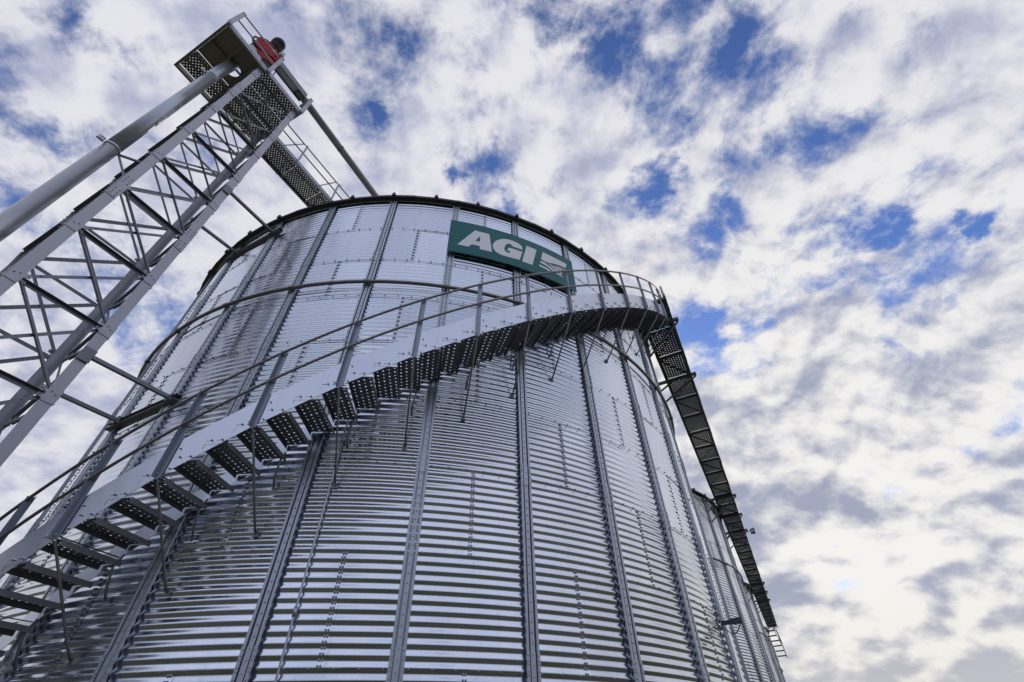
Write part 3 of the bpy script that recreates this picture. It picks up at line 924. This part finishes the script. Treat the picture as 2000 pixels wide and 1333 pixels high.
def platform():
    r = empty('service_platform', T(.15, .95, ZP), 'steel service platform with a guard rail on top of the lattice tower', 'platform')
    a0, a1, b0, b1 = -1.07, 1.40, -.05, 1.88
    C = lambda s: [(0, 0), (s * .055, 0), (s * .055, .006), (s * .006, .006), (s * .006, .164), (s * .055, .164), (s * .055, .17), (0, .17)]
    mb = MB(); mb.prism(C(1), T(a0, b0 - .057, ZP), E2, Z, E1, 0, a1 - a0)      # front beam, web outwards, with a bead and bolts
    mb.box(T(0, b0 - .057, ZP), E1, Z, E2, (a0, a1), (.075, .083), (-.006, -.001))
    for q in np.arange(a0 + .12, a1, .3): mb.bolt(T(q, b0 - .057, ZP + .12), -E2, .011, .01); mb.bolt(T(q, b0 - .057, ZP + .04), -E2, .011, .01)
    mb.build('edge_beam', M_ZINC, r)
    mb = MB(); mb.prism(C(1), T(a0, b1, ZP), E2, Z, E1, 0, a1 - a0); mb.build('edge_beam', M_DECK_SOLID, r)
    for a, s in ((a0, 1), (a1, -1)):
        mb = MB(); mb.prism(C(s), T(a, b0, ZP), E1, Z, E2, .008, b1 - b0 - .008); mb.build('edge_beam', M_DECK_SOLID, r)
    for a in (-.52, -.03, .67):
        mb = MB(); mb.box(T(0, 0, ZP), E1, E2, Z, (a - .03, a + .03), (b0 + .01, b1 - .01), (.03, .105)); mb.build('joist', M_DECK_SOLID, r)
    for b in (.62, 1.17):
        mb = MB(); mb.box(T(0, 0, ZP), E1, E2, Z, (a0 + .07, a1 - .07), (b - .02, b + .02), (.045, .10)); mb.build('joist', M_DECK_SOLID, r)
    mb = MB(); plate_with_hole(mb, a0 + .06, -.005, b0 + .01, 1.14, -.30, .70, .205, ZP + .11, ZP + .116); mb.build('deck_plate', M_DECK_SOLID, r)
    for (p0, p1, q0, q1) in ((a0 + .06, -.005, 1.20, b1 - .06), (.0, .66, b0 + .01, .6), (.68, a1 - .06, b0 + .01, .6), (.0, .66, .64, 1.15), (.68, a1 - .06, .64, 1.15), (.0, .66, 1.2, b1 - .06), (.68, a1 - .06, 1.2, b1 - .06)):
        mb = MB(); mb.box(T(0, 0, ZP), E1, E2, Z, (p0, p1), (q0, q1), (.112, .1135)); mb.build('deck_panel', M_DECK, r, uv=(E1, E2), uvO=T(0, 0, 0))
    for a, h in ((-1.04, 1.03), (.19, 1.22), (1.36, 1.05)):
        mb = MB(); mb.prism([(-.05, 0), (.05, 0), (.05, .05), (.044, .05), (.044, .006), (-.044, .006), (-.044, .05), (-.05, .05)], T(a, b0 - .118, 0), E1, E2, Z, ZP + .0, ZP + h)
        for q in (.05, .12, h - .09, h - .04, h * .55): mb.bolt(T(a - .02, b0 - .118, ZP + q), -E2, .012, .012); mb.bolt(T(a + .025, b0 - .118, ZP + q), -E2, .012, .012)
        mb.build('railing_post', M_ZINC, r)
    for nm, h in (('handrail', 1.01), ('mid_rail', .545)):
        mb = MB(); mb.tube([T(-1.02, b0 - .07, ZP + h), T(.2, b0 - .07, ZP + h + .06)], .021, 10); mb.build(nm, M_ZINC, r)
    # far side and end rails
    for h in (1.03, .55):
        mb = MB(); mb.tube([T(-1.04, b1, ZP + h), T(1.3, b1, ZP + h)], .021, 8); mb.build('handrail', M_ZINC, r)
    for a in (-1.04, .15, 1.3):
        mb = MB(); mb.beam(T(a, b1 + .03, ZP + .1), T(a, b1 + .03, ZP + 1.05), angle(.045)); mb.build('railing_post', M_ZINC, r)
    return r


platform()


def footbridge():
    r = empty('footbridge', T(1.45, 1.44, ZP - .06), 'narrow perforated footbridge with a railing from the tower top to the silo roof', 'footbridge')
    a0, a1, b0, b1, z = 1.46, 9.3, 1.03, 1.86, ZP - .04
    for b, s in ((b0, 1), (b1, -1)):
        mb = MB(); mb.prism([(0, 0), (s * .05, 0), (s * .05, .006), (s * .006, .006), (s * .006, .144), (s * .05, .144), (s * .05, .15), (0, .15)], T(0, b, z), E2, Z, E1, a0, a1)
        mb.build('side_beam', M_ZINC if b == b0 else M_BRACE, r)
    a = a0; i = 0
    while a < a1 - .1:
        q = min(a + 1.0, a1)
        mb = MB(); mb.box(T(0, 0, z), E1, E2, Z, (a + .005, q - .005), (b0 + .01, b1 - .01), (.10, .1015)); mb.build('deck_panel', M_DECK, r, uv=(E1, E2), uvO=T(0, 0, 0))
        mb = MB(); mb.prism(channel(.05, .08), T(a, b0 + .01, z + .05), E1, Z, E2, 0, b1 - b0 - .02); mb.build('cross_bar', M_DECK_SOLID, r)
        if i % 2 == 0:
            mb = MB(); mb.beam(T(a + .1, b1 - .05, z + .02), T(min(a + 1.95, a1), b0 + .05, z + .02), rect(.03, .006)); mb.build('diagonal_tie', M_BRACE, r)
        a = q; i += 1
    for nm, h in (('handrail', 1.05), ('mid_rail', .60)):
        mb = MB(); mb.tube([T(1.3, b0 - .02, z + h), T(a1, b0 - .02, z + h)], .021, 8); mb.build(nm, M_TUBE, r)
    for nm, h in (('handrail', 1.05), ('mid_rail', .60)):
        mb = MB(); mb.tube([T(1.3, b1 + .02, z + h), T(a1, b1 + .02, z + h)], .018, 8); mb.build(nm, M_TUBE, r)
    for i in range(5):
        a = 2.33 + i * 1.45
        if a > a1: break
        mb = MB(); mb.prism(angle(.045), T(a, b0 - .045, 0), E1, E2, Z, z, z + 1.06); mb.build('railing_post', M_ZINC, r)
        mb = MB(); mb.prism(angle(.04), T(a, b1 + .005, 0), E1, E2, Z, z, z + 1.06); mb.build('railing_post', M_ZINC, r)
        mb = MB(); mb.beam(T(a - .10, b0 - .02, z + 1.03), T(a - .50, b0 - .01, z + .1), rect(.04, .01), ref=tuple(E2)); mb.build('railing_brace', M_ZINC, r)
        mb = MB(); mb.beam(T(a - .06, b0 - .02, z + 1.02), T(a - .08, b0 - .42, z + .45), rect(.035, .008)); mb.build('railing_brace', M_ZINC, r)
    return r


footbridge()


def conveyor():
    r = empty('conveyor', T(.3, .15, 16.5), 'tubular conveyor running from the tower head across to the silo roof', 'conveyor')
    b = .17
    mb = MB()                                                # open-bottomed head trough
    mb.prism([(-.13, -.12), (-.105, -.12), (-.105, .10), (.105, .10), (.105, -.12), (.13, -.12), (.13, .125), (-.13, .125)], T(.26, b, 16.66), E2, Z, E1, 0, .98)
    mb.build('head_trough', M_BRACE, r)
    mb = MB(); mb.box(T(.28, b, 16.66), E1, E2, Z, (0, .7), (-.102, .102), (-.06, -.052)); mb.build('trough_floor', M_BOXW, r)
    mb = MB(); mb.tube([T(1.0, b, 16.64), T(1.25, b, 16.64), T(9.2, b + .15, 16.36)], .112, 20); tb = mb.build('tube', M_TUBE, r)
    mb = MB(); mb.beam(T(9.15, b + .15, 16.3), T(9.35, .45, 15.0), rect(.22, .22)); mb.build('outlet_spout', M_ZINC, r)
    mb = MB(); mb.box(T(1.36, b0c, 16.40), E1, E2, Z, (-.05, .05), (0, .42), (0, .05)); mb.build('saddle', M_ZINC, r)
    mb = MB()
    for a in (2.9, 5.1, 7.2): mb.tube([T(a, b + .0171 * (a - 1.25) + .0, 16.64 - .0352 * (a - 1.25)), T(a + .05, b + .0171 * (a - 1.25), 16.64 - .0352 * (a - 1.2))], .125, 20)
    mb.build('flange', M_TUBE, r)


b0c = -.10
conveyor()


def drive():
    r = empty('drive_unit', T(-.1, .3, 16.2), 'red gearbox with a black motor mounted above the tower platform', 'drive motor')
    def ex(mb, pts, b0, b1): mb.prism(pts, T(0, 0, 0), E1, Z, E2, b0, b1)
    mb = MB()
    ex(mb, [(-.50, 16.88), (-.36, 17.13), (-.28, 17.18), (.17, 17.19), (.20, 16.80), (-.16, 16.58), (-.36, 16.40), (-.44, 16.40)], .16, .48)
    for q in (-.30, -.14, .02): mb.box(T(q, .15, 16.9), E1, E2, Z, (-.012, .012), (0, .012), (-.18, .2))
    for q, h in ((-.40, 16.85), (-.25, 17.1), (.12, 17.12), (.14, 16.85), (-.2, 16.62)): mb.bolt(T(q, .16, h), -E2, .018, .015)
    mb.build('gearbox', M_RED, r)
    mb = MB(); mb.box(T(-.06, .159, 17.02), E1, E2, Z, (-.05, .05), (-.004, .0), (-.03, .03)); mb.build('name_plate', M_BOXW, r)
    mb = MB(); mb.tube([T(.12, .24, 17.45), T(.22, .2, 17.3), T(.26, .16, 16.9), T(.3, .1, 16.3), T(.34, .05, 15.7)], .013, 8); mb.build('power_cable', M_BLACK, r)
    mb = MB()
    ex(mb, [(-.36, 16.39), (-.16, 16.57), (.20, 16.79), (.20, 16.56), (.15, 16.46), (-.01, 16.39), (-.19, 16.14), (-.24, 16.26)], .20, .44)
    mb.bolt(T(.05, .16, 16.95), -E2, .05, .05); mb.build('discharge_hood', M_RED, r)
    mb = MB(); ex(mb, [(-.15, 16.13), (-.02, 16.09), (.11, 16.09), (.19, 16.24), (.19, 16.52), (.14, 16.45), (0, 16.38), (-.17, 16.15)], .22, .42); mb.build('coupling_guard', M_BLACK, r)
    mb = MB(); prof = [(17.16, .17), (17.24, .17), (17.25, .14), (17.33, .14)]
    for i in range(11): prof += [(17.34 + i * .035, .172), (17.355 + i * .035, .172), (17.357 + i * .035, .158), (17.372 + i * .035, .158)]
    prof += [(17.74, .185), (17.93, .185), (17.99, .165), (18.02, .10)]
    mb.tube([T(-.11, .32, z) for z, _ in prof], [q for _, q in prof], 28)
    mt = mb.build('motor', M_BLACK, r)
    mb = MB(); mb.box(T(.10, .3, 17.55), E1, E2, Z, (-.02, .09), (-.07, .07), (-.1, .1)); mb.build('terminal_box', M_BOXW, mt)
    mb = MB(); ex(mb, [(.07, 17.38), (.19, 17.40), (.21, 17.2), (.08, 17.19)], .2, .36); mb.build('junction_box', M_LAMP, r)
    mb = MB(); mb.tube([T(-.46, .22, 16.44), T(-.56, .22, 16.56), T(-.56, .22, 16.76), T(-.49, .22, 16.86), T(-.40, .24, 16.84)], .025, 8)
    mb.box(T(-.44, .24, 16.55), E1, E2, Z, (-.05, .05), (-.04, .04), (-.17, -.02)); mb.build('guard_bracket', M_BLACK, r)
    mb = MB(); ex(mb, [(-.46, 16.1), (-.46, 16.37), (-.30, 16.35), (-.22, 16.1)], .22, .5)
    mb.box(T(-.3, .35, ZP + .12), E1, E2, Z, (-.2, .2), (-.2, .2), (0, .62)); mb.build('base_housing', M_BOXW, r)


drive()


def downspout():
    r = empty('grain_pipe', T(-.39, .45, 0), 'thick galvanised grain pipe rising beside the tower to a hole in its platform', 'pipe')
    a, b = -.40, .45
    mb = MB(); mb.tube([T(a, b, 0), T(a, b, 4.5), T(a, b, 9.93)], .126, 28); mb.build('pipe_section', M_PIPE, r)
    mb = MB(); mb.tube([T(a, b, 9.935), T(a, b, 13.9)], .1265, 28); mb.build('pipe_section', M_PIPE, r)
    mb = MB(); mb.tube([T(a, b, 13.905), T(a, b, 14.15), T(a + .004, b + .02, 14.5), T(a + .02, b + .07, 14.85), T(-.36, .60, 15.25), T(-.345, .66, 15.6)], .129, 28); mb.build('elbow', M_PIPE, r)
    for z in (9.93, 13.9, 5.2):
        mb = MB(); mb.tube([T(a, b, z - .03), T(a, b, z + .03)], .1315, 28)
        mb.box(T(a - .14, b - .03, z), E1, E2, Z, (-.11, .0), (-.02, .02), (-.05, .05))
        for q in (-.03, .03): mb.bolt(T(a - .2, b - .05, z + q), -E2, .012, .012); mb.bolt(T(a - .16, b - .05, z + q), -E2, .012, .012)
        mb.build('band_clamp', M_STIFF, r)
    for z in (9.93, 5.2):
        for q in ((.02, .25, .02), (.02, .25, -.55)):
            mb = MB(); mb.beam(T(a + .13, b - .02, z - .03), T(q[0], q[1], z + q[2]), rect(.035, .035)); mb.build('stay', M_BRACE, r)
    mb = MB()
    for z in np.arange(.6, 13.8, .6):
        mb.bolt(T(a + .05, b - .117, z), -E2, .01, .008)
    mb.build('rivet', M_BOLT, r)


downspout()


# ------------------------------------------------------------------ struts tying the tower to the silo
def struts():
    items = [(-2.94, 7.45, 6.017, T(S + .0, -.015, 6.017), 'lower near strut from the tower leg to the silo, ending at a dark cross channel', True),
             (-3.86, 7.45, 6.02, T(S + .02, S - .02, 6.02), 'lower far strut from the tower to the silo edge, just below the near one', False),
             (-2.985, 7.45, 10.79, T(S + .0, -.015, 10.79), 'upper strut from the tower to the silo just under the eave, right of its twin', True),
             (-3.83, 7.45, 10.81, T(S + .02, S - .02, 10.81), 'upper strut from the tower to the silo eave, left of its twin', False)]
    for k, rr, z, t, lab, plate in items:
        a = cyl(k, rr, z); r = empty('strut', a, lab, 'strut', 'struts tying the tower to the silo')
        mb = MB(); mb.beam(a, t, [(-.028, -.028), (.028, -.028), (.028, .028), (-.028, .028)]); mb.build('rod', M_BRACE, r)
        mb = MB(); q = cyl(k, rr - .03, z); mb.box(q, et(k), er(k), Z, (-.06, .06), (-.03, .03), (-.06, .06))
        mb.build('end_plate', M_BRACE, r)
        if plate:
            mb = MB(); mb.box(t, E1, Z, E2, (-.155, .005), (-.11, .11), (-.014, -.004)); mb.build('leg_plate', M_BRACE, r)
    for z, lab in ((6.0, 'dark cross channel on the silo wall joining the lower two tower struts'), (10.77, 'dark cross channel under the silo eave joining the upper two tower struts')):
        a, b = cyl(-2.82, R + .10, z), cyl(-4.08, R + .10, z)
        mb = MB(); mb.beam(a, b, [(-.05, -.05), (.05, -.05), (.05, -.042), (-.042, -.042), (-.042, .042), (.05, .042), (.05, .05), (-.05, .05)])
        o = mb.build('cross_channel', M_TUBE, None); tag(o, lab, 'steel channel', 'cross channels on the silo')


struts()
